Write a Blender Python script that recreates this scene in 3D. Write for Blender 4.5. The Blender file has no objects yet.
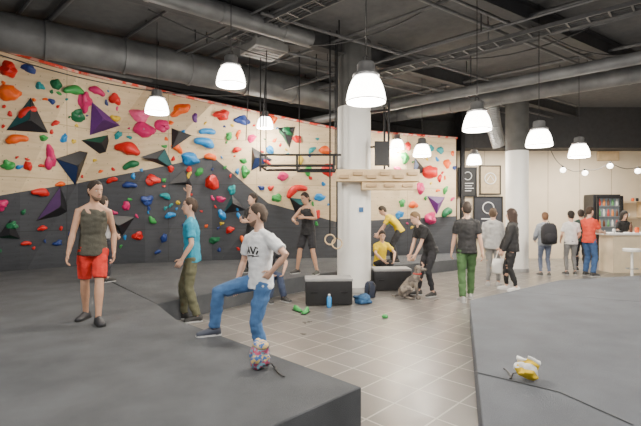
import bpy, bmesh, math, random
from mathutils import Vector, Matrix, noise
from mathutils.geometry import intersect_ray_tri
from mathutils.bvhtree import BVHTree
random.seed(7)
V=Vector; PI=math.pi
C=bpy.context.scene.collection
CX,CY,F,CH=320.5,213.0,430.0,1.65
def pd(px,py,d): return V(((px-CX)/F*d, d, CH-(py-CY)/F*d))
def pz(px,py,z):
    d=(CH-z)*F/(py-CY); return pd(px,py,d)
# ------------------------------------------------------------ materials
MC={}
def mat(name,col,rough=.6,metal=0,var=.12,scale=8,bump=0,bscale=40,emit=0,coat=0,col2=None):
    if name in MC: return MC[name]
    m=bpy.data.materials.new(name); m.use_nodes=True; nt=m.node_tree; b=nt.nodes['Principled BSDF']
    b.inputs['Roughness'].default_value=rough; b.inputs['Metallic'].default_value=metal
    if coat: b.inputs['Coat Weight'].default_value=coat
    tc=nt.nodes.new('ShaderNodeTexCoord')
    n=nt.nodes.new('ShaderNodeTexNoise'); n.inputs['Scale'].default_value=scale; n.inputs['Detail'].default_value=4
    nt.links.new(tc.outputs['Object'],n.inputs['Vector'])
    r=nt.nodes.new('ShaderNodeValToRGB'); r.color_ramp.elements[0].position=.3; r.color_ramp.elements[1].position=.7
    r.color_ramp.elements[0].color=[c*(1-var) for c in col]+[1]; r.color_ramp.elements[1].color=[min(1,c*(1+var)) for c in col]+[1]
    if col2:
        r.color_ramp.elements[0].position=.46; r.color_ramp.elements[1].position=.54; r.color_ramp.elements[0].color=list(col)+[1]; r.color_ramp.elements[1].color=list(col2)+[1]
    nt.links.new(n.outputs['Fac'],r.inputs['Fac']); nt.links.new(r.outputs['Color'],b.inputs['Base Color'])
    if emit:
        b.inputs['Emission Strength'].default_value=emit; b.inputs['Emission Color'].default_value=list(col)+[1]
    if bump:
        n2=nt.nodes.new('ShaderNodeTexNoise'); n2.inputs['Scale'].default_value=bscale; n2.inputs['Detail'].default_value=3
        nt.links.new(tc.outputs['Object'],n2.inputs['Vector'])
        bp=nt.nodes.new('ShaderNodeBump'); bp.inputs['Strength'].default_value=bump; bp.inputs['Distance'].default_value=.02
        nt.links.new(n2.outputs['Fac'],bp.inputs['Height']); nt.links.new(bp.outputs['Normal'],b.inputs['Normal'])
    MC[name]=m; return m
def mathn(nt,op,a,b=None):
    n=nt.nodes.new('ShaderNodeMath'); n.operation=op
    for i,x in enumerate((a,b)):
        if x is None: continue
        if isinstance(x,(int,float)): n.inputs[i].default_value=x
        else: nt.links.new(x,n.inputs[i])
    return n.outputs[0]
def mixc(nt,f,a,b):
    n=nt.nodes.new('ShaderNodeMix'); n.data_type='RGBA'
    nt.links.new(f,n.inputs[0]) if not isinstance(f,(int,float)) else setattr(n.inputs[0],'default_value',f)
    for i,x in ((6,a),(7,b)):
        if isinstance(x,(tuple,list)): n.inputs[i].default_value=list(x)[:3]+[1]
        else: nt.links.new(x,n.inputs[i])
    return n.outputs[2]
def panel_mat(name,c1,c2,seam,pw,ph,dots,rough=.6):
    m=bpy.data.materials.new(name); m.use_nodes=True; nt=m.node_tree; b=nt.nodes['Principled BSDF']; b.inputs['Roughness'].default_value=rough
    uv=nt.nodes.new('ShaderNodeUVMap'); 
    mp=nt.nodes.new('ShaderNodeMapping'); mp.inputs['Scale'].default_value=(1,6,1); nt.links.new(uv.outputs[0],mp.inputs[0])
    n=nt.nodes.new('ShaderNodeTexNoise'); n.inputs['Scale'].default_value=2.2; n.inputs['Detail'].default_value=6; nt.links.new(mp.outputs[0],n.inputs[0])
    r=nt.nodes.new('ShaderNodeValToRGB'); r.color_ramp.elements[0].position=.3; r.color_ramp.elements[1].position=.7
    r.color_ramp.elements[0].color=list(c1)+[1]; r.color_ramp.elements[1].color=list(c2)+[1]; nt.links.new(n.outputs['Fac'],r.inputs[0])
    sx=nt.nodes.new('ShaderNodeSeparateXYZ'); nt.links.new(uv.outputs[0],sx.inputs[0])
    def near(o,p,w):
        f=mathn(nt,'FRACT',mathn(nt,'DIVIDE',o,p)); d=mathn(nt,'ABSOLUTE',mathn(nt,'SUBTRACT',f,.5)); return mathn(nt,'LESS_THAN',mathn(nt,'MULTIPLY',mathn(nt,'SUBTRACT',.5,d),p),w)
    s=mathn(nt,'MULTIPLY',mathn(nt,'MAXIMUM',near(sx.outputs[0],pw,.008),near(sx.outputs[1],ph,.008)),.6)
    col=mixc(nt,s,r.outputs[0],seam)
    if dots:
        def dd(o,p): f=mathn(nt,'FRACT',mathn(nt,'DIVIDE',o,p)); a=mathn(nt,'MULTIPLY',mathn(nt,'SUBTRACT',f,.5),p); return mathn(nt,'MULTIPLY',a,a)
        q=mathn(nt,'MULTIPLY',mathn(nt,'LESS_THAN',mathn(nt,'ADD',dd(sx.outputs[0],.25),dd(sx.outputs[1],.25)),.00016),.45)
        col=mixc(nt,q,col,(.02,.02,.02))
    nt.links.new(col,b.inputs['Base Color']); return m
def tile_mat():
    m=bpy.data.materials.new('floor_tiles'); m.use_nodes=True; nt=m.node_tree; b=nt.nodes['Principled BSDF']
    tc=nt.nodes.new('ShaderNodeTexCoord'); mp=nt.nodes.new('ShaderNodeMapping'); mp.inputs['Rotation'].default_value=(0,0,math.radians(44)); mp.inputs['Location'].default_value=(.13,.07,0)
    nt.links.new(tc.outputs['Object'],mp.inputs[0])
    br=nt.nodes.new('ShaderNodeTexBrick'); br.offset=0; br.inputs['Scale'].default_value=1; br.inputs['Brick Width'].default_value=.4; br.inputs['Row Height'].default_value=.4
    br.inputs['Mortar Size'].default_value=.008; br.inputs['Color1'].default_value=(.148,.14,.133,1); br.inputs['Color2'].default_value=(.178,.168,.16,1); br.inputs['Mortar'].default_value=(.42,.40,.375,1)
    nt.links.new(mp.outputs[0],br.inputs[0])
    n=nt.nodes.new('ShaderNodeTexNoise'); n.inputs['Scale'].default_value=3; n.inputs['Detail'].default_value=6; nt.links.new(tc.outputs['Object'],n.inputs[0])
    col=mixc(nt,mathn(nt,'MULTIPLY',n.outputs['Fac'],.25),br.outputs['Color'],(.08,.075,.07))
    nt.links.new(col,b.inputs['Base Color'])
    rr=mathn(nt,'ADD',mathn(nt,'MULTIPLY',n.outputs['Fac'],.25),.2); nt.links.new(rr,b.inputs['Roughness'])
    bp=nt.nodes.new('ShaderNodeBump'); bp.inputs['Strength'].default_value=.25; bp.inputs['Distance'].default_value=.01; bp.invert=True; nt.links.new(br.outputs['Fac'],bp.inputs['Height']); nt.links.new(bp.outputs[0],b.inputs['Normal'])
    return m
# ------------------------------------------------------------ mesh helpers
def tag(o,label,cat,group=None,kind=None):
    o['label']=label; o['category']=cat
    if group: o['group']=group
    if kind: o['kind']=kind
    return o
def mk(name,bm,m,parent=None,smooth=True,loc=None,kind=None):
    if isinstance(bm,bmesh.types.BMesh):
        me=bpy.data.meshes.new(name); bmesh.ops.recalc_face_normals(bm,faces=bm.faces[:]); bm.to_mesh(me); bm.free()
    else: me=bm
    me.materials.clear(); me.materials.append(m)
    if smooth:
        me.polygons.foreach_set('use_smooth',[True]*len(me.polygons))
        if smooth=='auto': me.set_sharp_from_angle(angle=math.radians(40))
    o=bpy.data.objects.new(name,me); C.objects.link(o)
    if parent: o.parent=parent
    if loc is not None: o.location=loc
    if kind: o['kind']=kind
    return o
def empty(name,loc=(0,0,0),rz=0):
    o=bpy.data.objects.new(name,None); C.objects.link(o); o.location=loc; o.rotation_euler=(0,0,rz); o.empty_display_size=.1; return o
def box(bm,c,s,rz=0,bev=0,M=None):
    b2=bmesh.new(); bmesh.ops.create_cube(b2,size=1)
    bmesh.ops.scale(b2,vec=s,verts=b2.verts)
    if bev: bmesh.ops.bevel(b2,geom=b2.edges[:],offset=bev,segments=2,affect='EDGES',profile=.6)
    T=Matrix.Translation(V(c))@Matrix.Rotation(rz,4,'Z')
    if M: T=M@T
    b2.transform(T); me=bpy.data.meshes.new('t'); b2.to_mesh(me); b2.free(); bm.from_mesh(me); bpy.data.meshes.remove(me); return bm
def NB(): return bmesh.new()
def ring_faces(bm,rings,cap=True):
    vs=[[bm.verts.new(p) for p in r] for r in rings]; n=len(vs[0])
    for a,b in zip(vs,vs[1:]):
        for i in range(n): bm.faces.new((a[i],a[(i+1)%n],b[(i+1)%n],b[i]))
    if cap:
        bm.faces.new(vs[0][::-1]); bm.faces.new(vs[-1])
    return bm
def ell(c,u,v,a,b,n): return [c+u*(a*math.cos(2*PI*i/n))+v*(b*math.sin(2*PI*i/n)) for i in range(n)]
def limb(bm,pts,rad,n=10,ends=True,flat=1.0,ref=None):
    pts=[V(p) for p in pts]; T=[]
    for i in range(len(pts)):
        a=pts[max(0,i-1)]; b=pts[min(len(pts)-1,i+1)]; d=(b-a)
        T.append(d.normalized() if d.length>1e-7 else V((0,0,1)))
    r0=V(ref) if ref else (V((1,0,0)) if abs(T[0].x)<.8 else V((0,1,0)))
    rings=[]; u=(r0-T[0]*r0.dot(T[0])).normalized()
    if ends:
        for a in (.17,.45,.75): 
            v=T[0].cross(u); rr=rad[0]*math.sin(a*PI/2); rings.append(ell(pts[0]-T[0]*rad[0]*math.cos(a*PI/2),u,v,rr,rr*flat,n))
    for i,p in enumerate(pts):
        u=(u-T[i]*u.dot(T[i])).normalized(); v=T[i].cross(u); rings.append(ell(p,u,v,rad[i],rad[i]*flat,n))
    if ends:
        for a in (.75,.45,.17): rr=rad[-1]*math.sin(a*PI/2); rings.append(ell(pts[-1]+T[-1]*rad[-1]*math.cos(a*PI/2),u,T[-1].cross(u),rr,rr*flat,n))
    return ring_faces(bm,rings)
def lathe(bm,prof,c=(0,0,0),n=24,cap=True):
    c=V(c); return ring_faces(bm,[ell(c+V((0,0,z)),V((1,0,0)),V((0,1,0)),r,r,n) for r,z in prof],cap)
def prism(bm,poly,z0,z1,bev=0):
    b2=NB(); vs=[b2.verts.new((x,y,z0)) for x,y in poly]; f=b2.faces.new(vs)
    r=bmesh.ops.extrude_face_region(b2,geom=[f]); up=[g for g in r['geom'] if isinstance(g,bmesh.types.BMVert)]
    for v in up: v.co.z=z1
    if bev:
        es=[e for e in b2.edges if all(v in up for v in e.verts)]
        bmesh.ops.bevel(b2,geom=es,offset=bev,segments=1,affect='EDGES')
    me=bpy.data.meshes.new('t'); b2.to_mesh(me); b2.free(); bm.from_mesh(me); bpy.data.meshes.remove(me); return bm
def remesh(bm,vox,it=3,wr=0,wseed=0,wscale=9):
    me=bpy.data.meshes.new('rm'); bmesh.ops.recalc_face_normals(bm,faces=bm.faces[:]); bmesh.ops.triangulate(bm,faces=bm.faces[:]); bm.to_mesh(me); bm.free()
    o=bpy.data.objects.new('rm',me); C.objects.link(o)
    r=o.modifiers.new('r','REMESH'); r.mode='VOXEL'; r.voxel_size=vox
    s=o.modifiers.new('s','SMOOTH'); s.factor=.5; s.iterations=it
    dg=bpy.context.evaluated_depsgraph_get(); out=bpy.data.meshes.new_from_object(o.evaluated_get(dg))
    bpy.data.objects.remove(o); bpy.data.meshes.remove(me)
    if wr:
        off=V((wseed*3.1,wseed,0))
        for v in out.vertices:
            p=v.co; k=noise.noise(V((p.x*wscale,p.y*wscale,p.z*wscale*1.7))+off)+.5*noise.noise(V((p.x*wscale*2.2,p.y*wscale*2.2,p.z*wscale*3))+off)
            v.co=p+v.normal*(wr*k)
    return out
def join(me,bm):
    b=NB(); b.from_mesh(me); t=bpy.data.meshes.new('t'); bmesh.ops.recalc_face_normals(bm,faces=bm.faces[:]); bm.to_mesh(t); bm.free(); b.from_mesh(t); b.to_mesh(me); b.free(); bpy.data.meshes.remove(t); return me
# ------------------------------------------------------------ people
def ik(a,c,l1,l2,pole):
    d=c-a; L=min(max(d.length,.12),(l1+l2)*.998); dr=d.normalized(); x=(l1*l1-l2*l2+L*L)/(2*L); h=math.sqrt(max(0,l1*l1-x*x))
    p=V(pole); p=p-dr*p.dot(dr)
    p=p.normalized() if p.length>1e-4 else V((0,-1,0))
    return a+dr*x+p*h, a+dr*L
HR=[(-.118,.02,.025,.05),(-.105,.042,.05,.036),(-.08,.056,.072,.018),(-.04,.067,.088,.004),(0,.073,.095,0),(.04,.076,.098,-.003),(.075,.068,.088,-.003),(.1,.05,.066,-.002),(.116,.028,.036,0),(.122,.008,.01,0)]
def hr(z):
    for a,b in zip(HR,HR[1:]):
        if z<=b[0]:
            t=max(0,(z-a[0])/(b[0]-a[0])); return [a[i]+(b[i]-a[i])*t for i in (1,2,3)]
    return HR[-1][1:]
SK=dict(light=(.64,.39,.28),tan=(.50,.285,.185),warm=(.5,.29,.2))
def person(label,loc,yaw,H=1.75,skin='light',hair='short',haircol=(.03,.02,.015),top='tee',topcol=(.05,.05,.05),bot='pants',botcol=(.02,.02,.025),shoe=(.03,.03,.03),sole=(.5,.5,.5),vox=.014,beard=False,build=1.0,sh=1.0,group=None,
    pel=(0,0,.93),lean=0,side=0,twist=0,fl=(.11,0,.08),fr=(-.11,.0,.08),tl=12,tr=-12,kl=(0,-1,0),kr=(0,-1,0),hl=(.23,-.08,.82),hrr=(-.23,-.08,.82),el=(.4,1,0),er=(-.4,1,0),hyaw=0,hpitch=0,pl=None,pr=None):
    s=H/1.75; R=math.radians
    E=empty('person',loc,R(yaw)); tag(E,label,'person',group)
    P=V(pel); X=V((1,0,0)); U=Matrix.Rotation(R(lean),3,'X')@V((0,0,1)); U=Matrix.Rotation(R(side),3,'Y')@U; U.normalize()
    Uh=(U+V((0,0,1))*.8).normalized()
    S=Matrix.Rotation(R(twist),3,'Z')@X; S=(S-U*S.dot(U)).normalized(); FW=S.cross(U).normalized()
    def sp(t): return P+(Uh*t if t<=.2 else Uh*.2+U*(t-.2))
    def ax(t):
        k=min(1,max(0,t/.3)); a=(X*(1-k)+S*k); up=Uh if t<.2 else U; a=(a-up*a.dot(up)).normalized(); return a,a.cross(up).normalized()
    TR=[(-.10,.06,.06),(-.06,.14,.095),(0,.165,.11),(.08,.15,.1),(.17,.13,.09),(.27,.145,.1),(.36,.16,.11),(.43,.162,.1),(.48,.135,.08),(.515,.085,.064),(.55,.056,.056)]
    N=sp(.54); shL=sp(.46)+S*.165*sh; shR=sp(.46)-S*.165*sh
    hy=twist+hyaw; Fh=Matrix.Rotation(R(hy),3,'Z')@V((0,-1,0)); Lh=Matrix.Rotation(R(hy),3,'Z')@X
    Fh=Matrix.Rotation(R(hpitch),3,Lh)@Fh; Uhd=Lh.cross(Fh); 
    if Uhd.z<-.5: Uhd=-Uhd
    Un=(U*.6+Uhd*.5).normalized(); Hc=N+Un*.075+Uhd*.1+Fh*.012
    hipL=P+X*.088-V((0,0,.02)); hipR=P-X*.088-V((0,0,.02))
    kL,aL=ik(hipL,V(fl),.43,.42,kl); kR,aR=ik(hipR,V(fr),.43,.42,kr)
    eL,wL=ik(shL,V(hl),.285,.255,el); eR,wR=ik(shR,V(hrr),.285,.255,er)
    def h2w(x,y,z): return Hc+Lh*x+Fh*y+Uhd*z
    def mid(a,b,t): return a+(b-a)*t
    bm=NB(); n=14
    ring_faces(bm,[ell(sp(t),*ax(t),a*build,b*build,n) for t,a,b in TR])
    limb(bm,[sp(.49),N,mid(N,Hc,.6),Hc-Uhd*.02],[.062,.054,.052,.05],ends=True)
    for sg in (1,-1): limb(bm,[N+S*sg*.03-U*.005,sp(.485)+S*sg*.11*sh,sp(.46)+S*sg*.15*sh],[.045,.045,.045])
    ring_faces(bm,[ell(h2w(0,y,z),Lh,Fh,a,b,16) for z,a,b,y in HR])
    limb(bm,[h2w(0,.09,.01),h2w(0,.104,-.015),h2w(0,.108,-.032)],[.008,.011,.014],n=8)
    for q in (1,-1):
        limb(bm,[h2w(.076*q,-.012,-.035),h2w(.084*q,-.016,0),h2w(.082*q,-.014,.018)],[.008,.014,.012],n=8)
    for sd,a,k,f,ty in ((1,hipL,kL,aL,tl),(-1,hipR,kR,aR,tr)):
        limb(bm,[a,mid(a,k,.4),mid(a,k,.85),k,mid(k,f,.3),mid(k,f,.7),f],[.086*build,.078*build,.056,.052,.056,.04,.034])
        td=Matrix.Rotation(R(ty),3,'Z')@V((0,-1,0)); limb(bm,[f+V((0,0,-.03))-td*.02,f+td*.06+V((0,0,-.04)),f+td*.14+V((0,0,-.052))],[.034,.034,.024])
    for sd,a,k,f in ((1,shL,eL,wL),(-1,shR,eR,wR)):
        limb(bm,[a-S*sd*.03,a,mid(a,k,.45),k,mid(k,f,.3),mid(k,f,.75),f],[.05,.052*build,.044*build,.036,.039,.029,.025])
    me=remesh(bm,min(vox,.012),3)
    hb=NB()
    for sd,k,f,pn in ((1,eL,wL,pl),(-1,eR,wR,pr)):
        D=(f-k).normalized(); nrm=V(pn) if pn else -S*sd; nrm=nrm-D*nrm.dot(D)
        if nrm.length<.1: nrm=-FW-D*(-FW).dot(D)
        nrm.normalize(); W=D.cross(nrm).normalized()
        if W.dot(FW)+.3*W.z<0: W=-W
        p0=f-D*.015
        ring_faces(hb,[ell(p0+D*x,W,nrm,a,b,10) for x,a,b in ((0,.024,.022),(.03,.032,.018),(.065,.04,.016),(.1,.04,.014),(.11,.03,.009))])
        for j,(o,L) in enumerate(((.03,.072),(.01,.082),(-.011,.076),(-.03,.06))):
            b=p0+D*.095+W*o; c=.35+.1*j
            d1=(D+nrm*c*.6).normalized(); d2=(D+nrm*c*1.9).normalized(); d3=(D*.5+nrm*c*2.6).normalized()
            limb(hb,[b,b+d1*L*.42,b+d1*L*.42+d2*L*.32,b+d1*L*.42+d2*L*.32+d3*L*.26],[.0095,.009,.008,.007],n=6)
        b=p0+D*.03+W*.025; d1=(D*.6+W*.8+nrm*.2).normalized(); d2=(D*.9+W*.3+nrm*.3).normalized()
        limb(hb,[b,b+d1*.04,b+d1*.04+d2*.035],[.013,.0105,.008],n=6)
    join(me,hb)
    sc=Matrix.Scale(s,4)
    def add(name,m_,mt,par=E,smooth=True):
        m_.transform(sc); return mk(name,m_,mt,par,smooth)
    body=add('body',me,mat('skin_'+skin,SK[skin],.5,var=.06,scale=20))
    hm=mat('hair_%d'%int(haircol[0]*1000),haircol,.8,bump=.3,bscale=120)
    for q in (1,-1):
        b=NB(); bmesh.ops.create_uvsphere(b,u_segments=10,v_segments=8,radius=.011); b.transform(Matrix.Translation(h2w(.031*q,.0775,.006))); ey=add('eye',b,mat('eye_white',(.5,.46,.42),.3,var=0))
        b=NB(); bmesh.ops.create_uvsphere(b,u_segments=8,v_segments=6,radius=.0058); b.transform(Matrix.Translation(h2w(.031*q,.0845,.006))); add('iris',b,mat('eye_dark',(.05,.035,.03),.25,var=0),ey)
        b=NB(); limb(b,[h2w(.014*q,.092,.027),h2w(.032*q,.088,.031),h2w(.048*q,.076,.026)],[.003,.004,.003],n=6); add('eyebrow',b,hm)
    my=.008 if beard else 0
    b=NB(); limb(b,[h2w(-.022,.083+my,-.062),h2w(0,.092+my,-.060),h2w(.022,.083+my,-.062)],[.004,.006,.004],n=6); add('mouth',b,mat('lips',(.42,.18,.15),.5,var=.02))
    if hair!='none':
        th={'buzz':.006,'short':.016,'thick':.026,'long':.022}[hair]; long_=hair=='long'
        zz=[(0,.085),(.18,.08),(.27,.062),(.33,.035),(.45,.012),(.55,-.03),(.7,-.07),(1,-.08)]
        if long_: zz=[(0,.08),(.2,.06),(.3,.0),(.38,-.17),(.55,-.27),(1,-.3)]
        def zl(a):
            for p,q in zip(zz,zz[1:]):
                if a<=q[0]: t=(a-p[0])/(q[0]-p[0]); return p[1]+(q[1]-p[1])*t
            return zz[-1][1]
        b=NB(); hh=.122+th; nc=28; rows=11; rings=[]
        for i in range(1,rows+2):
            st=min(i,rows)/rows; rg=[]
            for j in range(nc):
                ph=2*PI*j/nc; a=abs((ph if ph<PI else 2*PI-ph))/PI; z0=zl(a); z=hh-(hh-z0)*(1-math.cos(st*PI/2))
                te=th if long_ else th*(1-.8*st**3)
                if z>0:
                    w0,d0,y0=hr(min(z,.115)); k=math.sqrt(max(0,1-(z/hh)**2)); w=max(w0*.6+te,(.076+te)*k); d=max(d0*.6+te,(.098+te)*k)
                    if z>.118: w=(.076+te)*k; d=(.098+te)*k
                else:
                    k=(1-(.9 if not long_ else .15)*abs(z)*2); w=(.076+te)*k; d=(.098+te)*k
                if i==rows+1: w*=.75; d*=.75
                dr=V((math.sin(ph),math.cos(ph),0))
                nz=1+.12*noise.noise(V((dr.x*7,dr.y*7,z*40+label.__len__())))
                zj=.006*noise.noise(V((dr.x*9,dr.y*9,5))) if i>=rows else 0
                rg.append(h2w(dr.x*w*nz,dr.y*d*nz-.004,z+zj))
            rings.append(rg)
        ring_faces(b,rings)
        add('hair',b,hm)
    if beard:
        b=NB(); g=[]
        for i in range(7):
            row=[]
            for j in range(13):
                t=abs(j-6)/6; zt=-.075+.04*max(0,t-.3)/.7; z=-.12+(zt+.12)*i/6; w,d,y=hr(max(z,-.114)); ph=math.radians(-90+180*j/12); e=.004 if 0<i<6 and 0<j<12 else -.003
                row.append(h2w(math.sin(ph)*(w+e),(math.cos(ph)*(d+e)+y),z))
            g.append([b.verts.new(p) for p in row])
        for i in range(6):
            for j in range(12): b.faces.new((g[i][j],g[i][j+1],g[i+1][j+1],g[i+1][j]))
        add('beard',b,mat('beard_brown',(.15,.095,.065),.85,bump=.3,bscale=120))
    seed=len(label)
    tm=mat('cloth_%.2f_%.2f_%.2f'%tuple(topcol),topcol,.85,var=.12,scale=14,bump=.25,bscale=90)
    b=NB()
    if top=='tank':
        rr=[(-.09,.186,.142),(-.03,.182,.136),(.05,.166,.12),(.17,.146,.107),(.27,.158,.116),(.36,.17,.121),(.42,.155,.113),(.46,.115,.095),(.49,.1,.082)]
        ring_faces(b,[ell(sp(t),*ax(t),a*build,bb*build,n) for t,a,bb in rr])
        for sd in (1,-1): limb(b,[sp(.43)+S*sd*.1+FW*.05,sp(.5)+S*sd*.085,sp(.43)+S*sd*.1-FW*.05],[.042,.038,.042])
    else:
        rr=[(-.08,.18,.134),(0,.18,.127),(.1,.165,.116),(.17,.156,.11),(.27,.16,.115),(.36,.172,.121),(.43,.172,.113),(.48,.145,.095),(.51,.098,.078),(.53,.075,.07)]
        if top=='jacket': rr=[(t,a+.018,bb+.02) for t,a,bb in rr]+[(.56,.07,.07)]
        ring_faces(b,[ell(sp(t),*ax(t),a*build,bb*build,n) for t,a,bb in rr])
        for sd,a,k,f in ((1,shL,eL,wL),(-1,shR,eR,wR)):
            e=.012 if top=='jacket' else 0
            limb(b,[N+S*sd*.04-U*.015,sp(.485)+S*sd*.11*sh,a],[.05+e,.055+e,.06+e])
            if top in ('jacket','long'): limb(b,[a-S*sd*.04,a,mid(a,k,.5),k,mid(k,f,.4),mid(k,f,.92)],[.064+e,.066+e,.058+e,.05+e,.048+e,.038+e],ends=True)
            else: limb(b,[a-S*sd*.04,a,mid(a,k,.3),mid(a,k,.7)],[.064,.068*build,.065*build,.066*build],ends=False)
        if top=='jacket': limb(b,[sp(.5)-FW*.06-S*.07,sp(.52)-FW*.09,sp(.5)-FW*.06+S*.07],[.035,.045,.035])
    shirt=add({'tee':'t_shirt','tank':'tank_top','jacket':'jacket','long':'long_sleeve_top'}[top],remesh(b,vox,2,.010,seed),tm)
    pm=mat('cloth_%.2f_%.2f_%.2f'%tuple(botcol),botcol,.85,var=.14,scale=10,bump=.3,bscale=80)
    b=NB(); rr=[(-.11,.07,.07),(-.07,.15,.112),(0,.17,.118),(.05,.158,.111)]
    ring_faces(b,[ell(sp(t),*ax(t),a*build,bb*build,n) for t,a,bb in rr])
    for sd,a,k,f in ((1,hipL,kL,aL),(-1,hipR,kR,aR)):
        if bot=='shorts': limb(b,[a,mid(a,k,.4),mid(a,k,.86)],[.095*build,.093*build,.085*build],ends=False)
        elif bot=='slim': limb(b,[a,mid(a,k,.4),mid(a,k,.85),k,mid(k,f,.3),mid(k,f,.9)],[.094,.086,.064,.06,.062,.044],ends=False)
        else: limb(b,[a,mid(a,k,.4),mid(a,k,.85),k,mid(k,f,.3),mid(k,f,.7),f+(k-f)*.03],[.095*build,.09*build,.075,.07,.07,.064,.062],ends=False)
    add('shorts' if bot=='shorts' else 'trousers',remesh(b,vox,2,.013,seed+5,8),pm)
    for f,ty in ((aL,tl),(aR,tr)):
        td=Matrix.Rotation(R(ty),3,'Z')@V((0,-1,0)); sd_=td.cross(V((0,0,1))); g=f-V((0,0,.08))
        def sec(x,w,h,z0=.015):
            return [g+td*x+sd_*(w*math.cos(t))+V((0,0,z0+max(0,math.sin(t))**.8*h if math.sin(t)>0 else z0+.004*math.sin(t))) for t in [2*PI*i/12 for i in range(12)]]
        b=NB(); ring_faces(b,[sec(-.075,.018,.05),sec(-.065,.035,.085),sec(-.03,.041,.1),sec(.02,.041,.095),sec(.07,.045,.07),(sec(.12,.049,.055)),sec(.165,.042,.042),sec(.188,.022,.028)])
        so=add('shoe',b,mat('shoe_%.2f_%.2f_%.2f'%tuple(shoe),shoe,.6,var=.1))
        b=NB(); rg=[]
        for z in (0,.02):
            rg.append([g+td*x+sd_*w+V((0,0,z)) for x,w in ((-.08,0),(-.068,.036),(0,.042),(.07,.047),(.12,.052),(.17,.043),(.194,0),(.17,-.04),(.12,-.05),(.07,-.045),(0,-.042),(-.068,-.036))])
        ring_faces(b,rg); add('sole',b,mat('sole_%.2f'%sole[0],sole,.7),so,False)
    M=Matrix.Translation(V(loc))@Matrix.Rotation(R(yaw),4,'Z')@sc
    J={k:M@v for k,v in dict(wL=wL,wR=wR,hc=Hc,chest=sp(.36),pel=P).items()}; J['E']=E; J['shirt']=shirt; J['FW']=FW; J['S']=S; J['U']=U; J['spc']=sp(.33)*s; J['s']=s
    return J
# ------------------------------------------------------------ room shell
M_mat=mat('mat_carpet',(.082,.088,.098),.95,var=.2,scale=2.5,bump=.6,bscale=220)
M_mat2=mat('mat_carpet_light',(.115,.126,.146),.95,var=.14,scale=2.5,bump=.6,bscale=220)
M_black=mat('black_metal',(.015,.015,.017),.45,.3)
M_blackp=mat('black_vinyl',(.018,.018,.02),.4,0,bump=.1)
M_ceil=mat('ceiling_dark',(.105,.105,.106),.9,bump=.4,bscale=6)
M_duct=mat('duct_grey',(.15,.153,.156),.5,.3,var=.25,scale=3)
M_pipe=mat('pipe_grey',(.12,.12,.123),.5,.3)
M_cable=mat('cable_grey',(.05,.05,.052),.6)
M_white=mat('white_paint',(.88,.87,.83),.5,var=.03,scale=3)
M_conc=mat('grey_paint',(.085,.085,.083),.8,var=.15,scale=4)
M_wood=mat('pale_wood',(.66,.48,.27),.5,var=.15,scale=6)
fl=NB(); prism(fl,[(-10,-3),(13.5,-3),(13.5,17.2),(-10,17.2)],-.1,0); mk('floor',fl,tile_mat(),smooth=False,kind='structure')
b=NB(); box(b,(1.75,7.1,5.4),(23.5,20.2,.2)); mk('ceiling',b,M_ceil,smooth=False,kind='structure')
b=NB(); box(b,(-9.1,7.1,2.65),(.2,20.2,5.3)); mk('wall_left',b,mat('wall_dark',(.06,.06,.065),.9),smooth=False,kind='structure')
b=NB(); box(b,(1.75,17.1,2.65),(23.5,.2,5.3)); mk('wall_back',b,mat('wall_grey',(.08,.08,.08),.9),smooth=False,kind='structure')
b=NB(); box(b,(13.2,7.1,2.65),(.2,20.2,5.3)); mk('wall_right',b,mat('wall_pale',(.6,.55,.48),.8),smooth=False,kind='structure')
def uvquad(name,pts,uvs,m,parent=None,thick=.06,kind=None):
    b=NB(); vs=[b.verts.new(p) for p in pts]; f=b.faces.new(vs); uvl=b.loops.layers.uv.new('UVMap')
    for l,u in zip(f.loops,uvs): l[uvl].uv=u
    nrm=(V(pts[1])-V(pts[0])).cross(V(pts[-1])-V(pts[0])).normalized()
    if nrm.y>0: nrm=-nrm
    r=bmesh.ops.extrude_face_region(b,geom=[f])
    for g in r['geom']:
        if isinstance(g,bmesh.types.BMVert): g.co-=nrm*thick
    return mk(name,b,m,parent,False,kind=kind)
birch=panel_mat('birch_panels',(.66,.50,.30),(.78,.62,.40),(.3,.19,.1),2.44,1.22,True)
greyp=panel_mat('grey_panels',(.055,.06,.07),(.075,.08,.094),(.02,.02,.02),2.44,1.22,True,.7)
cols=[(-60,9.3,206,8.8,33,8.2),(20,10.4,192,9.5,57,9.1),(78,11.0,183,10.6,74,9.7),(145,11.7,170,10.8,89,10.8),(212,12.3,156,11.9,104,11.1),(268,12.6,203,12.1,116,12.0),(337,13.0,222,12.9,130,12.3),(400,13.8,219,13.3,135,13.3),(456,14.6,216,14.4,139,14.1)]
CW=empty('climbing_wall',(0,12,0)); tag(CW,'long angled bouldering wall with birch plywood panels above dark grey lower panels','climbing wall')
tris=[]; u=0
M_rail=mat('rail_red_glow',(.7,.05,.03),.5,scale=5,col2=(.6,.5,.42)); M_rail.node_tree.nodes['Principled BSDF'].inputs['Emission Color'].default_value=(.9,.12,.06,1); M_rail.node_tree.nodes['Principled BSDF'].inputs['Emission Strength'].default_value=.15  # faint red emission added so the rail looks red-lit
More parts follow.
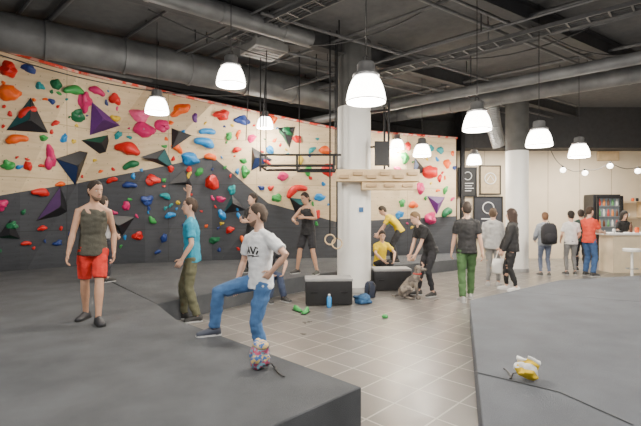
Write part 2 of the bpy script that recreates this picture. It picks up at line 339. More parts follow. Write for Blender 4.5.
for (a,b_) in zip(cols,cols[1:]):
    pts=[]
    for c in (a,b_):
        base=V(((c[0]-CX)/F*c[1],c[1],0)); pts.append((base,pd(c[0],c[2],c[3]),pd(c[0],c[4],c[5])))
    (A0,A1,A2),(B0,B1,B2)=pts; L=(B0-A0).length
    for nm,q,m in (('lower_panel',(A0,B0,B1,A1),greyp),('upper_panel',(A1,B1,B2,A2),birch)):
        uvquad(nm,[p-CW.location for p in q],[(u,q[0].z),(u+L,q[1].z),(u+L,q[2].z),(u,q[3].z)],m,CW)
        tris.append((q[0],q[1],q[2])); tris.append((q[0],q[2],q[3]))
    b=NB(); limb(b,[A2+V((.03,-.03,.03))-CW.location,B2+V((.03,-.03,.03))-CW.location],[.032,.032],n=8,ends=False); mk('top_rail',b,M_rail,CW,True)
    u+=L
def hit(px,py):
    o=V((0,0,CH)); d=(pd(px,py,10)-o).normalized(); best=None
    for t in tris:
        r=intersect_ray_tri(t[0],t[1],t[2],d,o,True)
        if r and (best is None or (r-o).length<(best[0]-o).length):
            n=(t[1]-t[0]).cross(t[2]-t[0]).normalized()
            if n.dot(d)>0: n=-n
            best=(r,n)
    return best
def matobj(poly,label,m,z1=.32,name='landing_mat'):
    c=V((sum(p[0] for p in poly)/len(poly),sum(p[1] for p in poly)/len(poly),0))
    b=NB(); prism(b,[(x-c.x,y-c.y) for x,y in poly],0,z1,.008); o=mk(name,b,m,loc=c,smooth=False); tag(o,label,'mat'); return o
A=(.31,3.29);B_=(-1.81,5.39);Cc=(-2.4,6.3);D_=(-.86,8.5)
matobj([(-3.9,-.9),A,B_,Cc,(-6.1,10.8),(-8.0,9.15),(-8.6,8.5),(-8.6,-.9)],'large dark grey crash mat in the left foreground under the man in red shorts',M_mat)
matobj([(Cc[0],Cc[1]+.01),D_,(.2,9.65),(1.4,10.6),(4.4,12.7),(4.5,14.35),(2.5,13.5),(.48,12.8),(-1.54,12.45),(-3.0,12.1),(-4.7,11.5),(-6.05,10.84)],'dark grey crash mat running along the foot of the climbing wall behind the pillar',M_mat)
matobj([(.3,.5),(2.28,6.57),(3.25,7.33),(12,2.3),(12,.5)],'large blue-grey crash mat in the right foreground with a yellow chalk bag on it',M_mat2)
matobj([(3.26,7.34),(4.76,8.54),(6.8,9.15),(12,9.6),(12,2.31)],'blue-grey crash mat at the right, beyond the foreground mat, nearest the counter',M_mat2)
p=[pz(476,372,.325),pz(560,392,.325),pz(632,424,.325)]
b=NB(); limb(b,[V(q)-V(p[0]) for q in p],[.009]*3,n=6,flat=.15,ref=(1,0,0)); o=mk('velcro_strip',b,mat('dark_velcro',(.055,.06,.068),.95),loc=p[0]); tag(o,'faint dark seam strip lying across the right foreground mat','strip')
def pillar(x,y,r,zs,label):
    E=empty('pillar',(x,y,0)); tag(E,label,'pillar')
    b=NB(); lathe(b,[(r,0),(r,zs)],n=40); mk('painted_shaft',b,M_white,E,'auto')
    b=NB(); lathe(b,[(r*1.02,zs),(r*1.02,5.3)],n=40); mk('upper_shaft',b,M_conc,E,'auto')
    b=NB(); lathe(b,[(r*1.04,0),(r*1.04,.1)],n=40); mk('base_band',b,mat('base_grey',(.4,.4,.4),.5),E,'auto')
    return E
PX=(354-CX)/F*9.25
PE=pillar(PX,9.25,.36,3.9,'thick white round pillar with a wooden training board mounted on it')
b=NB(); box(b,(.12,-.355,1.72),(.09,.03,.1)); mk('notice',b,mat('blue_sign',(.03,.12,.3),.5),PE,False)
pillar((517-CX)/F*12.2,12.2,.3,3.4,'slimmer white round pillar beside the posters and queue at the back')
T=empty('training_board',(PX,9.25,0)); tag(T,'chunky pale wooden fingerboard box fixed around the white pillar','training board')
b=NB(); box(b,(.42,-.56,2.4),(1.66,.3,.24),bev=.012); mk('beam',b,M_wood,T,False)
b=NB(); box(b,(.66,-.52,2.2),(1.1,.24,.17),bev=.01); mk('lower_beam',b,M_wood,T,False)
for i,x in enumerate((-.25,.02,.29,.56,.83,1.1)):
    b=NB(); box(b,(x,-.74,2.37+.06*(i%2)),(.2,.07,.07),bev=.012); mk('rung',b,mat('wood_dark_edge',(.48,.32,.17),.5),T,False)
for i,x in enumerate((.3,.66,1.02)):
    b=NB(); box(b,(x,-.66,2.2),(.22,.05,.06),bev=.012); mk('edge_hold',b,mat('wood_dark_edge',(.48,.32,.17),.5),T,False)
for x in (.42,1.1):
    b=NB(); box(b,(x+.04,-.1,2.36),(.07,.75,.24)); mk('bracket',b,M_wood,T,False)
b=NB(); box(b,(.53,-.5,2.86),(.3,.05,.5),bev=.01); mk('backing_panel',b,M_blackp,T,False)
z=2.62
Rg=empty('pull_up_rig',(PX,9.25,0)); tag(Rg,'black steel pull-up bar frame reaching out left from the white pillar','pull-up rig')
def rod(par,name,a,b_,r,m,n=10):
    q=NB(); limb(q,[a,b_],[r,r],n=n,ends=False); return mk(name,q,m,par,'auto')
rod(Rg,'bar',(-1.95,-.45,z),(-.45,-.45,z),.028,M_black); rod(Rg,'bar',(-1.95,.45,z),(-.2,.45,z),.028,M_black); rod(Rg,'bar',(-1.95,-.45,z+.22),(-.3,-.45,z+.22),.022,M_black); rod(Rg,'bar',(-.42,-.45,z-.12),(-1.2,-.45,z-.12),.022,M_black)
for x in (-1.95,-1.2,-.45): rod(Rg,'crossbar',(x,-.45,z),(x,.45,z),.026,M_black); rod(Rg,'upright',(x,-.45,z-.12),(x,-.45,z+.22),.024,M_black)
for x,y in ((-.42,-.45),(-1.95,-.45),(-1.95,.45),(-1.2,.45)): rod(Rg,'hanger',(x,y,z),(x,y,5.3),.012,M_black)
for x,y in ((.7,-.3),(.7,.3)): rod(Rg,'post',(x,y,2.6),(x,y,4.0),.024,M_black)
for zz in (3.15,3.9): rod(Rg,'crossbar',(.7,-.3,zz),(.7,.3,zz),.022,M_black); rod(Rg,'brace',(.3,-.1,zz-.1),(.7,-.3,zz-.1),.02,M_black)
for k,(px,zc) in enumerate(((330,1.12),(337,1.04))):
    E=empty('gymnastic_ring',(pd(px,0,8.6).x,8.6,zc)); tag(E,['wooden gymnastic ring on long black strap, left of the pair beside the pillar','wooden gymnastic ring on long black strap, right of the pair beside the pillar'][k],'gymnastic ring')
    b=NB(); pts=[V((.1*math.cos(t),.03*math.sin(t)*k,.1*math.sin(t))) for t in [2*PI*i/20 for i in range(21)]]; limb(b,pts,[.014]*21,n=8,ends=False); mk('ring',b,M_wood,E)
    b=NB(); limb(b,[(0,0,.1),(0,0,5.3-zc)],[.016,.016],n=6,flat=.3); mk('strap',b,M_black,E)
# ------------------------------------------------------------ ceiling services
def pipe(name,a,b_,r,m,label,cat='pipe',bands=0):
    a=V(a);b_=V(b_); c=(a+b_)/2; E=empty(name,c); tag(E,label,cat)
    q=NB(); limb(q,[a-c,b_-c],[r,r],n=20 if r>.1 else 8,ends=False); mk('tube',q,m,E,'auto')
    d=(b_-a).normalized(); L=(b_-a).length
    for i in range(bands):
        p0=a+d*L*(i+.5)/bands-c; q=NB(); limb(q,[p0-d*.03,p0+d*.03],[r*1.06,r*1.06],n=20,ends=False); mk('joint_band',q,m,E,'auto')
    for t in (.15,.5,.85):
        p0=a+(b_-a)*t-c; q=NB(); limb(q,[p0+V((0,0,r)),V((p0.x,p0.y,5.3-c.z))],[.012,.012],n=5,ends=False); mk('hanger',q,M_black,E)
    return E
pipe('air_duct',(-7.8,6.0,4.85),(.9,12.3,4.85),.34,M_duct,'thick round grey air duct under the ceiling at the upper left','duct',8)
pipe('air_duct',(-8.5,7.6,5.05),(-1.8,13.4,5.05),.12,M_pipe,'narrower dark duct directly above the climbing wall top','duct',6)
pipe('air_duct',(-.9,13.0,4.3),(7.4,5.6,4.3),.11,M_duct,'long grey duct crossing the ceiling from the centre to the right edge','duct',9)
pipe('air_duct',(2.2,13.8,4.75),(9.6,7.4,4.75),.2,M_duct,'fat grey duct over the queue on the right, behind the long crossing duct','duct',7)
pipe('air_duct',(-5.0,4.6,5.0),(-.2,8.3,5.0),.16,M_duct,'medium grey duct right of the thick duct, ending before the air conditioner','duct',5)
words=['leftmost thin pipe running diagonally under the ceiling','thin pipe beside the leftmost ceiling pipe','thin pipe above the ceiling air unit','conduit crossing the ceiling just right of the pillar lamp','second conduit right of the pillar top','thick conduit over the right-hand lamps','thin conduit above the second white pillar','farthest right conduit under the ceiling','slim conduit pair, left one, crossing over the thick pillar','slim conduit pair, right one, crossing over the thick pillar','lowest slim conduit below the cable tray','slim conduit close against the cable tray on its far side']
for i,(o,z_,r) in enumerate(((-2.6,5.25,.035),(-2.2,5.22,.05),(-1.0,5.22,.03),(.6,5.2,.045),(1.6,5.1,.03),(3.0,5.1,.05),(4.2,5.15,.03),(5.6,5.1,.04),(-.2,5.05,.022),(0,5.05,.022),(2.2,4.7,.022),(3.5,4.9,.022))):
    a=V((o-3.5,9.8+o*.55,z_)); pipe('ceiling_pipe',a,a+V((.73,-.68,0))*11,r,M_pipe,words[i])
words=['cross pipe nearest the camera high above the mats','cross pipe running over the large pendant lamp','cross pipe running from the thick duct toward the second pillar','cross pipe farther back, reaching toward the posters','thin cross pipe over the yellow-shirted pair','thin cross pipe entering from the top edge above the right mat']
for i,(x,y,zz) in enumerate(((-3,3.2,5),(-1.5,4.6,5),(-1,7.2,5),(-1,9.4,5),(-1.2,8.2,4.85),(2.6,4.2,4.9))):
    a=V((x,y,zz)); pipe('ceiling_pipe',a,a+V((.82,.57,0))*(11 if i<5 else 8),.03,M_pipe,words[i])
cw=['sagging cable across the ceiling near the air conditioner','sagging cable from the air conditioner toward the thick pillar top','sagging cable right of the thick pillar top','sagging cable over the middle right lamps','sagging cable near the top right corner','loose cable drooping below the thick left duct']
for i,(a,b_,sg) in enumerate((((-3,7.5,5.2),(1.5,10,5.1),.4),((-1,8.6,5.1),(2,7.2,5.2),.35),((1.2,9,5.2),(5,8,5.1),.45),((3,7.2,5.2),(7,9.4,5.2),.4),((4.2,6.2,5.2),(8,7.5,5.2),.35),((-6,8,4.6),(-1.5,11,4.7),.3))):
    a=V(a);b_=V(b_); q=NB(); pts=[a+(b_-a)*t-V((0,0,sg*4*t*(1-t)))-a for t in [j/14 for j in range(15)]]; limb(q,pts,[.013]*15,n=6); o=mk('ceiling_cable',q,M_cable,loc=a); tag(o,cw[i],'cable')
def beam(a,b_,w,h,label):
    a=V(a);b_=V(b_);c=(a+b_)/2; d=b_-a; E=empty('ceiling_beam',c,math.atan2(d.y,d.x)); tag(E,label,'beam')
    for nm,zz,ww,hh in (('flange',h/2,w,.02),('flange',-h/2,w,.02),('web',0,.02,h)):
        q=NB(); box(q,(0,0,zz),(d.length,ww,hh)); mk(nm,q,mat('beam_dark',(.045,.045,.047),.7),E,False)
beam((-8,8.5,5.12),(4,16.9,5.12),.2,.3,'dark steel beam running from upper left to the far back of the ceiling')
beam((-6,4.5,5.12),(9,15.0,5.12),.2,.3,'dark steel beam crossing above the white pillar')
beam((-1,4.5,5.12),(12.8,13.5,5.12),.2,.3,'dark steel beam over the right side lamps')
beam((3.5,4.0,5.12),(12.8,10.2,5.12),.2,.3,'dark steel beam nearest the upper right corner')
def tray(x,y,z_,L,label):
    CT=empty('cable_tray',(x,y,z_),math.atan2(-.68,.73)); tag(CT,label,'cable tray')
    for yy in (-.15,.15):
        q=NB(); box(q,(0,yy,0),(L,.02,.07)); mk('side_rail',q,M_pipe,CT,False)
    q=NB()
    for i in range(int(L/.3)): box(q,(-L/2+.15+i*.3,0,-.02),(.03,.3,.015))
    mk('rungs',q,M_pipe,CT,False)
    q=NB()
    for k in (-.08,0,.07): limb(q,[(-L/2,k,0),(0,k+.02,.01),(L/2,k,0)],[.018]*3,n=6)
    mk('cable_bundle',q,M_cable,CT)
    for x_ in (-L/3,0,L/3):
        q=NB(); box(q,(x_,0,(5.3-z_)/2),(.015,.015,5.3-z_)); mk('hanger',q,M_pipe,CT,False)
tray(3.2,8.2,4.85,9,'ladder-type cable tray hung under the ceiling on the right'); tray(-.2,7.0,5.0,4,'shorter ladder cable tray near the top of the thick pillar')
p0=pd(264,45,8.6); E=empty('air_conditioner',p0,math.radians(35)); tag(E,'boxy light grey air conditioning unit hung from the ceiling','air conditioner')
q=NB(); box(q,(0,0,.0),(.72,.72,.36),bev=.02); mk('housing',q,mat('ac_grey',(.2,.2,.195),.5),E,False)
for k in range(5):
    q=NB(); box(q,(0,-.24+.12*k,-.185),(.6,.07,.012)); mk('vent_slat',q,M_duct,E,False)
for x in (-.3,.3):
    q=NB(); box(q,(x,0,.18+(5.3-p0.z-.18)/2),(.02,.02,5.3-p0.z-.18)); mk('hanger',q,M_black,E,False)
q=NB(); path=[pd(488,92,12.6),pd(492,112,12.6),pd(494,128,12.6),pd(500,146,12.7)]; c=path[1]; pts=[];rr=[]
for i in range(60):
    t=i/59*3; k=min(2,int(t)); pts.append(path[k]+(path[k+1]-path[k])*(t-k)-c); rr.append(.2+.015*(i%2))
limb(q,pts,rr,n=18,ends=False); o=mk('flexible_duct',q,mat('silver_foil',(.6,.6,.6),.35,.6),loc=c,smooth=False); tag(o,'ribbed silver flexible duct hanging down beside the second pillar','duct')
pa=pd(269,0,8.4); pb=pd(263,128,8.4)
q=NB(); limb(q,[V((pa.x,pa.y,5.3))-pb,(pa-pb),V((0,0,0))],[.012]*3,n=6); o=mk('rope',q,M_black,loc=pb); tag(o,'black rope hanging from the ceiling left of the pillar','rope')
pb=pd(246,140,8.8); q=NB(); limb(q,[V((.1,0,5.3-pb.z)),V((0,0,0))],[.01]*2,n=6); o=mk('rope',q,M_black,loc=pb); tag(o,'thin black cord hanging behind the large lamp at upper left','rope')
glow=mat('lamp_glass',(1,.95,.86),.4,emit=16,var=0)
M_al=mat('lamp_aluminium',(.38,.38,.385),.35,.75)
POW=190
def lamp(px,yb,w,label):
    d=.42*F/w; base=pd(px,yb,d)
    E=empty('pendant_lamp',base); tag(E,label,'lamp','white bell pendant lamps')
    prof=[(.212,0),(.218,.012),(.214,.05),(.203,.11),(.182,.18),(.155,.24),(.128,.275)]
    q=NB(); lathe(q,prof+[(.118,.265),(.165,.18),(.192,.11),(.202,.05),(.204,.01)],n=32,cap=False); mk('lamp_shade',q,glow,E)
    q=NB(); lathe(q,[(.214,-.008),(.221,0),(.214,.008)],n=32,cap=False); mk('rim',q,M_al,E)
    q=NB(); lathe(q,[(.132,.268),(.15,.28),(.146,.305),(.115,.325),(.1,.335),(.1,.41),(.085,.435),(.03,.45)],n=20); mk('ballast_housing',q,M_al,E)
    q=NB(); limb(q,[V((.03*math.cos(t),0,.475+.035*math.sin(t))) for t in [2*PI*i/12 for i in range(13)]],[.007]*13,n=6,ends=False); mk('hook',q,M_black,E)
    q=NB(); lathe(q,[(.03,.22),(.045,.18),(.05,.12),(.03,.07),(.01,.06)],n=12); mk('bulb',q,mat('bulb_glow',(1,.95,.85),.4,emit=18,var=0),E)
    q=NB(); limb(q,[(0,0,.505),(0,0,5.3-base.z)],[.007,.007],n=6,ends=False); mk('cable',q,M_black,E)
    L=bpy.data.lights.new('lamp_light','POINT'); L.energy=POW; L.color=(1,.91,.78); L.shadow_soft_size=.15; lo=bpy.data.objects.new('lamp_light',L); C.objects.link(lo); lo.parent=E; lo.location=(0,0,-.06)
    return E
for a in ((366,102,38,'largest and nearest bell pendant lamp, hanging in front of the thick pillar'),
 (231,85,28,'bright bell pendant lamp highest in view, over the blue-shirted man'),
 (157,113,22,'bell pendant lamp nearest the left climbing wall'),
 (265,128,16,'small bell pendant lamp between the high lamp and the pillar'),
 (477,130,27,'bell pendant lamp above the man in green trousers'),
 (539,146,24,'bell pendant lamp just right of the second pillar'),
 (579,157,19,'bell pendant lamp above the queue at the counter'),
 (422,156,17,'bell pendant lamp above the man petting the dog'),
 (474,164,14,'small bell pendant lamp beside the black poster'),
 (397,149,13.8,'smallest bell pendant lamp, just right of the thick pillar')): lamp(*a)
for i,(x,y,e) in enumerate(((-4.5,1.5,330),(0.3,.0,270),(5.2,2.0,320),(9.5,6,200),(9,13.6,240),(6.2,14,150))):  # added fill lights without fixtures, brightening the foreground and the counter wall
    L=bpy.data.lights.new('fill_area','AREA'); L.size=1.0; L.energy=e; L.color=(1,.94,.85); lo=bpy.data.objects.new('fill_area',L); C.objects.link(lo); lo.location=(x,y,4.9 if i<4 else 3.85)
# ------------------------------------------------------------ climbing holds
COL={'red':(.62,.015,.012),'orange':(.85,.12,.008),'magenta':(.62,.02,.15),'pink':(.8,.1,.26),'green':(.04,.32,.07),'dark green':(.012,.15,.06),'blue':(.015,.24,.6),'dark blue':(.02,.05,.22),'purple':(.12,.03,.2),'black':(.018,.018,.022),'teal':(.01,.28,.31),'yellow':(.75,.52,.03),'white':(.75,.75,.73)}
HM={k:mat('hold_'+k.replace(' ','_'),v,.45,var=.08,scale=12,bump=.12,bscale=60) for k,v in COL.items()}
def pyrpts(w,h,d,seed):
    rs=random.Random(seed)
    base=[V((.58*w*math.cos(PI/2+2*PI*i/3)+rs.uniform(-.1,.1)*w,.58*h*math.sin(PI/2+2*PI*i/3)+rs.uniform(-.08,.08)*h,0)) for i in range(3)]
    tp=V((rs.uniform(-.1,.1)*w,rs.uniform(-.05,.15)*h,d)); return base,[tp+p*.1 for p in base]
def holdmesh(shape,w,h,d,seed):
    b=NB()
    if shape=='pyr':
        base,top=pyrpts(w,h,d,seed); bv=[b.verts.new(p) for p in base]; tv=[b.verts.new(p) for p in top]
        for i in range(3): b.faces.new((bv[i],bv[(i+1)%3],tv[(i+1)%3],tv[i]))
        b.faces.new(tv); b.faces.new(bv[::-1]); return b
    if shape in('kidney','crescent'):
        bend=.35 if shape=='kidney' else .8; pts=[];rad=[]
        for i in range(9):
            t=-1+2*i/8; pts.append(V((t*w*.36,-bend*h*.35*t*t+bend*h*.15,d*.25))); rad.append(h*(.4 if shape=='kidney' else .27)*(1-.35*t*t)*(1+.15*math.sin(seed+3*t)))
        limb(b,pts,rad,n=12,ref=(0,1,0))
        for v in b.verts: v.co.z=max(0,v.co.z)*min(1.2,d/(h*.4)); 
    else:
        bmesh.ops.create_icosphere(b,subdivisions=3,radius=.5)
        for v in b.verts:
            c=v.co.copy(); nz=noise.noise(c*2.6+V((seed*1.7,0,seed)))*.5
            if shape=='drop': c.y*=1-.7*(c.x+.1); 
            if shape=='lobed': nz+=.13*math.sin(3*math.atan2(c.y,c.x)+seed)
            c*=1+nz; v.co=V((c.x*w,c.y*h,max(0,c.z*2*d)))
    return b
size_w=lambda a:'large' if a>17 else ('medium' if a>10.5 else ('small' if a>5.5 else 'tiny'))
SHW={'blob':'rounded','kidney':'kidney-shaped','crescent':'crescent','drop':'teardrop','lobed':'lumpy','pyr':'triangular'}
H_=[
(8,70,17,15,'red','lobed',10),(9,93,20,17,'orange','blob',20),(29,68,9,13,'dark blue','drop',80),(73,90,22,12,'green','kidney',10),(56,84,9,12,'dark green','blob',0),(85,101,13,22,'magenta','lobed',10),(97,91,17,10,'magenta','kidney',-15),(115,99,11,12,'red','blob',0),
(140,115,20,12,'pink','lobed',-10),(145,130,24,16,'magenta','drop',-20),(128,149,27,16,'red','kidney',-15),(163,126,8,18,'magenta','kidney',70),(180,110,18,12,'orange','blob',0),(177,148,15,9,'orange','kidney',-30),(207,131,20,9,'blue','kidney',5),(204,142,25,13,'blue','kidney',-10),(190,159,22,13,'blue','lobed',-15),
(78,115,13,16,'dark green','drop',60),(50,158,11,24,'magenta','lobed',15),(17,139,20,12,'orange','kidney',15),(27,112,17,13,'red','blob',0),(131,165,17,10,'dark green','kidney',20),(40,192,19,11,'red','kidney',-5),(152,180,15,11,'red','lobed',0),(199,172,9,8,'green','blob',0),(212,183,14,14,'red','lobed',0),(211,157,16,9,'orange','kidney',-10),(222,115,14,13,'red','blob',0),
(242,120,10,18,'dark blue','drop',90),(229,136,8,8,'green','blob',0),(237,150,10,7,'red','kidney',20),(252,138,8,9,'magenta','blob',0),(273,120,10,8,'orange','blob',0),(286,131,10,14,'dark green','drop',90),(297,139,9,9,'red','blob',0),(262,160,26,7,'red','crescent',-20),(245,172,9,12,'green','lobed',0),(270,150,8,8,'blue','blob',0),(296,190,26,15,'red','crescent',25),(283,176,9,10,'magenta','blob',0),(308,171,8,10,'green','blob',0),(325,150,8,14,'orange','drop',80),(329,170,9,18,'red','kidney',80),(312,150,9,7,'teal','blob',0),(300,160,8,7,'yellow','blob',0),(277,198,10,9,'green','lobed',0),(320,197,10,9,'blue','blob',0),(316,215,9,8,'red','blob',0),
(405,158,9,12,'green','lobed',0),(398,170,10,7,'magenta','blob',0),(430,172,14,18,'red','drop',60),(447,163,8,11,'orange','blob',0),(408,146,8,7,'red','blob',0),(420,188,10,12,'magenta','lobed',0),(410,186,7,8,'blue','blob',0),(445,190,9,7,'green','blob',0),(413,205,11,9,'orange','kidney',0),(430,218,15,13,'magenta','lobed',0),(446,212,10,13,'dark green','blob',0),(402,203,8,8,'green','blob',0),(396,186,8,7,'yellow','blob',0),(440,150,8,8,'teal','blob',0),(399,215,9,8,'blue','blob',0),
(130,185,15,8,'dark blue','kidney',0),(112,180,11,7,'red','kidney',20),(147,200,13,10,'dark blue','lobed',0),(165,196,12,8,'teal','kidney',-20),(126,206,9,8,'magenta','blob',0),(152,220,10,8,'green','blob',0),(170,215,11,8,'blue','kidney',15),(138,236,10,9,'red','lobed',0),(164,238,10,8,'dark blue','blob',0),(106,232,9,8,'green','blob',0),(60,184,10,7,'orange','blob',0),(42,228,10,7,'red','kidney',10),(12,225,10,9,'dark green','lobed',0),(26,243,10,6,'red','kidney',0),(58,243,8,7,'dark blue','blob',0),(2,205,10,13,'magenta','blob',0),(222,215,10,8,'blue','blob',0),(230,230,9,8,'red','kidney',30),(215,240,10,8,'dark green','blob',0),(232,190,9,8,'teal','blob',0),(243,240,9,7,'orange','blob',0),(221,199,8,7,'magenta','blob',0),
(55,123,8,7,'red','blob',0),(64,138,9,8,'blue','blob',0),(40,86,8,8,'teal','blob',0),(115,118,8,9,'yellow','blob',0),(118,135,8,7,'teal','blob',0),(195,118,8,8,'purple','blob',0),(170,168,9,7,'red','blob',0),(44,138,7,7,'green','blob',0),(8,165,12,10,'green','lobed',0),(28,166,9,8,'red','blob',0),
]
VOL=[(28,120,34,36,'black',0),(101,121,32,32,'purple',25),(75,163,32,36,'dark blue',200),(101,146,34,22,'black',-30),(179,136,26,20,'black',35),(158,159,40,20,'black',-15),(56,207,36,36,'black',10),(258,158,24,24,'black',25),(286,134,18,22,'black',190),(183,180,26,20,'black',0),(300,205,22,22,'black',170),(436,203,22,24,'purple',60),(418,168,20,18,'black',20),(10,232,22,24,'black',0),(120,222,28,24,'black',180),(232,205,22,20,'black',10)]
FACM=[mat('facet_'+n_,c_,.5,var=.08) for n_,c_ in (('dark_teal',(.012,.09,.1)),('dark_purple',(.07,.02,.11)),('navy',(.012,.03,.1)),('dark_green',(.01,.07,.04)),('charcoal',(.04,.04,.045)))]
holds=[]
for (x,y,w,h,c,a) in VOL: holds.append([x,y,w,h,'black' if c=='dark blue' else c,'pyr',a])
SHV=['kidney','drop','lobed','kidney','blob']
for i,t in enumerate(H_):
    t=list(t); k=.94; t[2]*=k; t[3]*=k
    if t[5]=='blob' and t[6]==0: t[5]=SHV[i%5]; t[6]=(i*47)%180; t[2]*=1.1; t[3]*=.9
    holds.append(t)
rs=random.Random(11); tries=0; seeds=[q for q in holds if q[5]!='pyr']
while len(holds)<250 and tries<12000:
    tries+=1; sd=rs.choice(seeds); x=sd[0]+rs.gauss(0,17); y=sd[1]+rs.gauss(0,13)
    if 333<x<374 or x<0 or x>455 or y<60 or y>252: continue
    if 72<x<114 and y>185: continue
    top=33+(74-33)*(x+60)/138 if x<78 else (74+(104-74)*(x-78)/137 if x<215 else 104+35*(x-215)/241)
    if y<top+10: continue
    if any(abs(x-q[0])<(q[2]/2+2.5) and abs(y-q[1])<(q[3]/2+2.5) for q in holds if q[5]!='pyr'): continue
    s_=rs.choice((2,2.5,3,3.5,4,5)); c=sd[4] if rs.random()<.6 else rs.choice(('red','green','blue','yellow','dark blue','orange'))
    holds.append([x,y,s_*rs.uniform(1.1,1.7),s_,c,rs.choice(('kidney','drop','lobed')),rs.uniform(0,180)])
labels=set(); placed=[]
M_bolt=mat('bolt_steel',(.3,.3,.3),.3,.9)
def region(x,y):
    if x<70: return 'at the left end of the climbing wall'
    if x<125: return 'on the wall above the man in red shorts'
    if x<175: return 'on the wall between the red-shorted and blue-shirted men'
    if x<225: return 'on the wall above the man in turquoise'
    if x<290: return 'on the wall behind the man in white'
    if x<345: return 'on the wall behind the man in black shorts'
    return 'on the wall right of the thick pillar'
def rel(dx,dy):
    if abs(dx)>2.2*abs(dy): return 'right of' if dx>0 else 'left of'
    if abs(dy)>2.2*abs(dx): return 'below' if dy>0 else 'above'
    return ('lower ' if dy>0 else 'upper ')+('right of' if dx>0 else 'left of')
for idx,(x,y,w,h,c,shp,ang) in enumerate(holds):
    r=hit(x,y)
    if not r: continue
    p,n=r; k=p.y/F; nm='wall_volume' if shp=='pyr' else 'climbing_hold'
    dep=(min(w,h)*k*.2 if shp=='pyr' else min(w,h)*k*.38); dep=max(dep,.03)
    b=holdmesh(shp,w*k,h*k,dep,idx); Z=n; Xx=V((0,0,1)).cross(Z).normalized(); Yy=Z.cross(Xx)
    Mx=Matrix((Xx,Yy,Z)).transposed().to_4x4(); Mx=Matrix.Translation(p+n*(.012 if shp=='pyr' else .002))@Mx@Matrix.Rotation(math.radians(ang),4,'Z')
    o=mk(nm,b,HM[c],smooth=('auto' if shp!='pyr' else False)); o.matrix_world=Mx
    if shp=='pyr':
        base,top=pyrpts(w*k,h*k,dep,idx); q=NB(); i=idx%3; j=(i+1)%3; cen=(base[i]+base[j]+top[i]+top[j])/4; nn=(base[j]-base[i]).cross(top[i]-base[i]).normalized()
        if nn.z<0: nn=-nn
        q.faces.new([q.verts.new(cen+(v-cen)*.94+nn*.004) for v in (base[i],base[j],top[j],top[i])]); mk('coloured_facet',q,FACM[idx%5],o,False)
    sz=size_w((w+h)/2); kind='wall volume' if shp=='pyr' else 'climbing hold'
    bl=f'{sz} {c} {SHW[shp]} {kind}'
    lab=None; cands=[bl+' '+region(x,y)]
    near_=sorted(placed,key=lambda q:(q[0]-x)**2+(q[1]-y)**2)[:8]
    for q in near_: cands.append(f'{bl} {rel(x-q[0],y-q[1])} a {q[2]}')
    for q in near_: cands.append(f'{bl} {rel(x-q[0],y-q[1])} a {q[2]} '+region(x,y).replace('on the wall ','').replace('of the climbing wall','wall end'))
    for l in cands:
        if l not in labels and len(l.split())<=16: lab=l; break
    lab=lab or cands[0]; labels.add(lab); placed.append((x,y,f'{c} {SHW[shp]} '+('volume' if shp=='pyr' else 'hold'),sz))
    tag(o,lab,kind,'volumes on the climbing wall' if shp=='pyr' else 'holds on the climbing wall')
    if (w+h)/2>12 and shp!='pyr':
        q=NB(); lathe(q,[(.018,0),(.018,.012)],n=10); bo=mk('bolt',q,M_bolt,o,False); bo.location=(0,0,dep*.85)
# ------------------------------------------------------------ back right zone
Y0=15.6
xa=(457-CX)/F*Y0; xb=13.1
M_cream=mat('cream_wall',(.72,.60,.43),.7,var=.05,scale=1.5)
b=NB(); box(b,((xa+xb)/2,Y0+.05,1.95),(xb-xa,.1,3.9)); mk('wall_kitchen',b,M_cream,smooth=False,kind='structure')
b=NB(); 
for i in range(7): box(b,(xa+1.0+i*1.15,Y0-.004,1.95),(.012,.008,3.9))
mk('trim_3',b,mat('panel_seam',(.3,.22,.15),.8),smooth=False,kind='structure')
b=NB(); box(b,((xa+xb)/2,Y0-.25,4.6),(xb-xa,1.0,1.4)); mk('trim_1',b,mat('soffit_dark',(.05,.05,.053),.8),smooth=False,kind='structure')
b=NB(); box(b,(xa-.1,Y0-.9,2.6),(.12,.16,5.2)); mk('trim_2',b,M_black,smooth=False,kind='structure')
def flat(name,px0,py0,px1,py1,d,m,label,cat,frame=None):
    a=pd(px0,py0,d); c=pd(px1,py1,d); ce=(a+c)/2; E=empty(name,ce); tag(E,label,cat)
    w=abs(c.x-a.x); h=abs(c.z-a.z); q=NB(); box(q,(0,0,0),(w,.04,h)); mk('panel',q,m,E,False)
    if frame:
        q=NB(); 
        for s1 in (-1,1): box(q,(s1*w/2,-.01,0),(.04,.06,h+.04)); box(q,(0,-.01,s1*h/2),(w,.06,.04))
        mk('frame',q,frame,E,False)
    return E,w,h
M_wh=mat('print_white',(.8,.8,.78),.6,var=0); M_pb=mat('poster_black',(.02,.02,.02),.6)
E,w,h=flat('poster',459,168,476,196,Y0-.04,M_pb,'black poster with small white print left of the plywood sign','poster',M_black)
q=NB(); limb(q,[V((.14*math.cos(t),-.03,.22+.14*math.sin(t))) for t in [2*PI*i/20 for i in range(21)]],[.014]*21,n=5,ends=False)
for i in range(4): box(q,(0,-.03,-.05-.09*i),((.4,.3,.42,.25)[i],.01,.025))
mk('print',q,M_wh,E,False)
E,w,h=flat('sign',480,166,500,194,Y0-.04,mat('sign_wood',(.5,.38,.23),.5),'plywood sign with a round white emblem, right of the black poster','sign',M_black)
q=NB(); limb(q,[V((.2*math.cos(t),-.03,.05+.2*math.sin(t))) for t in [2*PI*i/20 for i in range(21)]],[.018]*21,n=5,ends=False); limb(q,[(-.12,-.03,-.02),(0,-.03,.16),(.12,-.03,-.02)],[.015]*3,n=5); mk('emblem',q,M_wh,E,False)
E,w,h=flat('notice_board',474,197,502,238,Y0-.06,mat('board_dark',(.035,.037,.045),.5),'dark notice board with round white logo behind the queue','notice board',M_black)
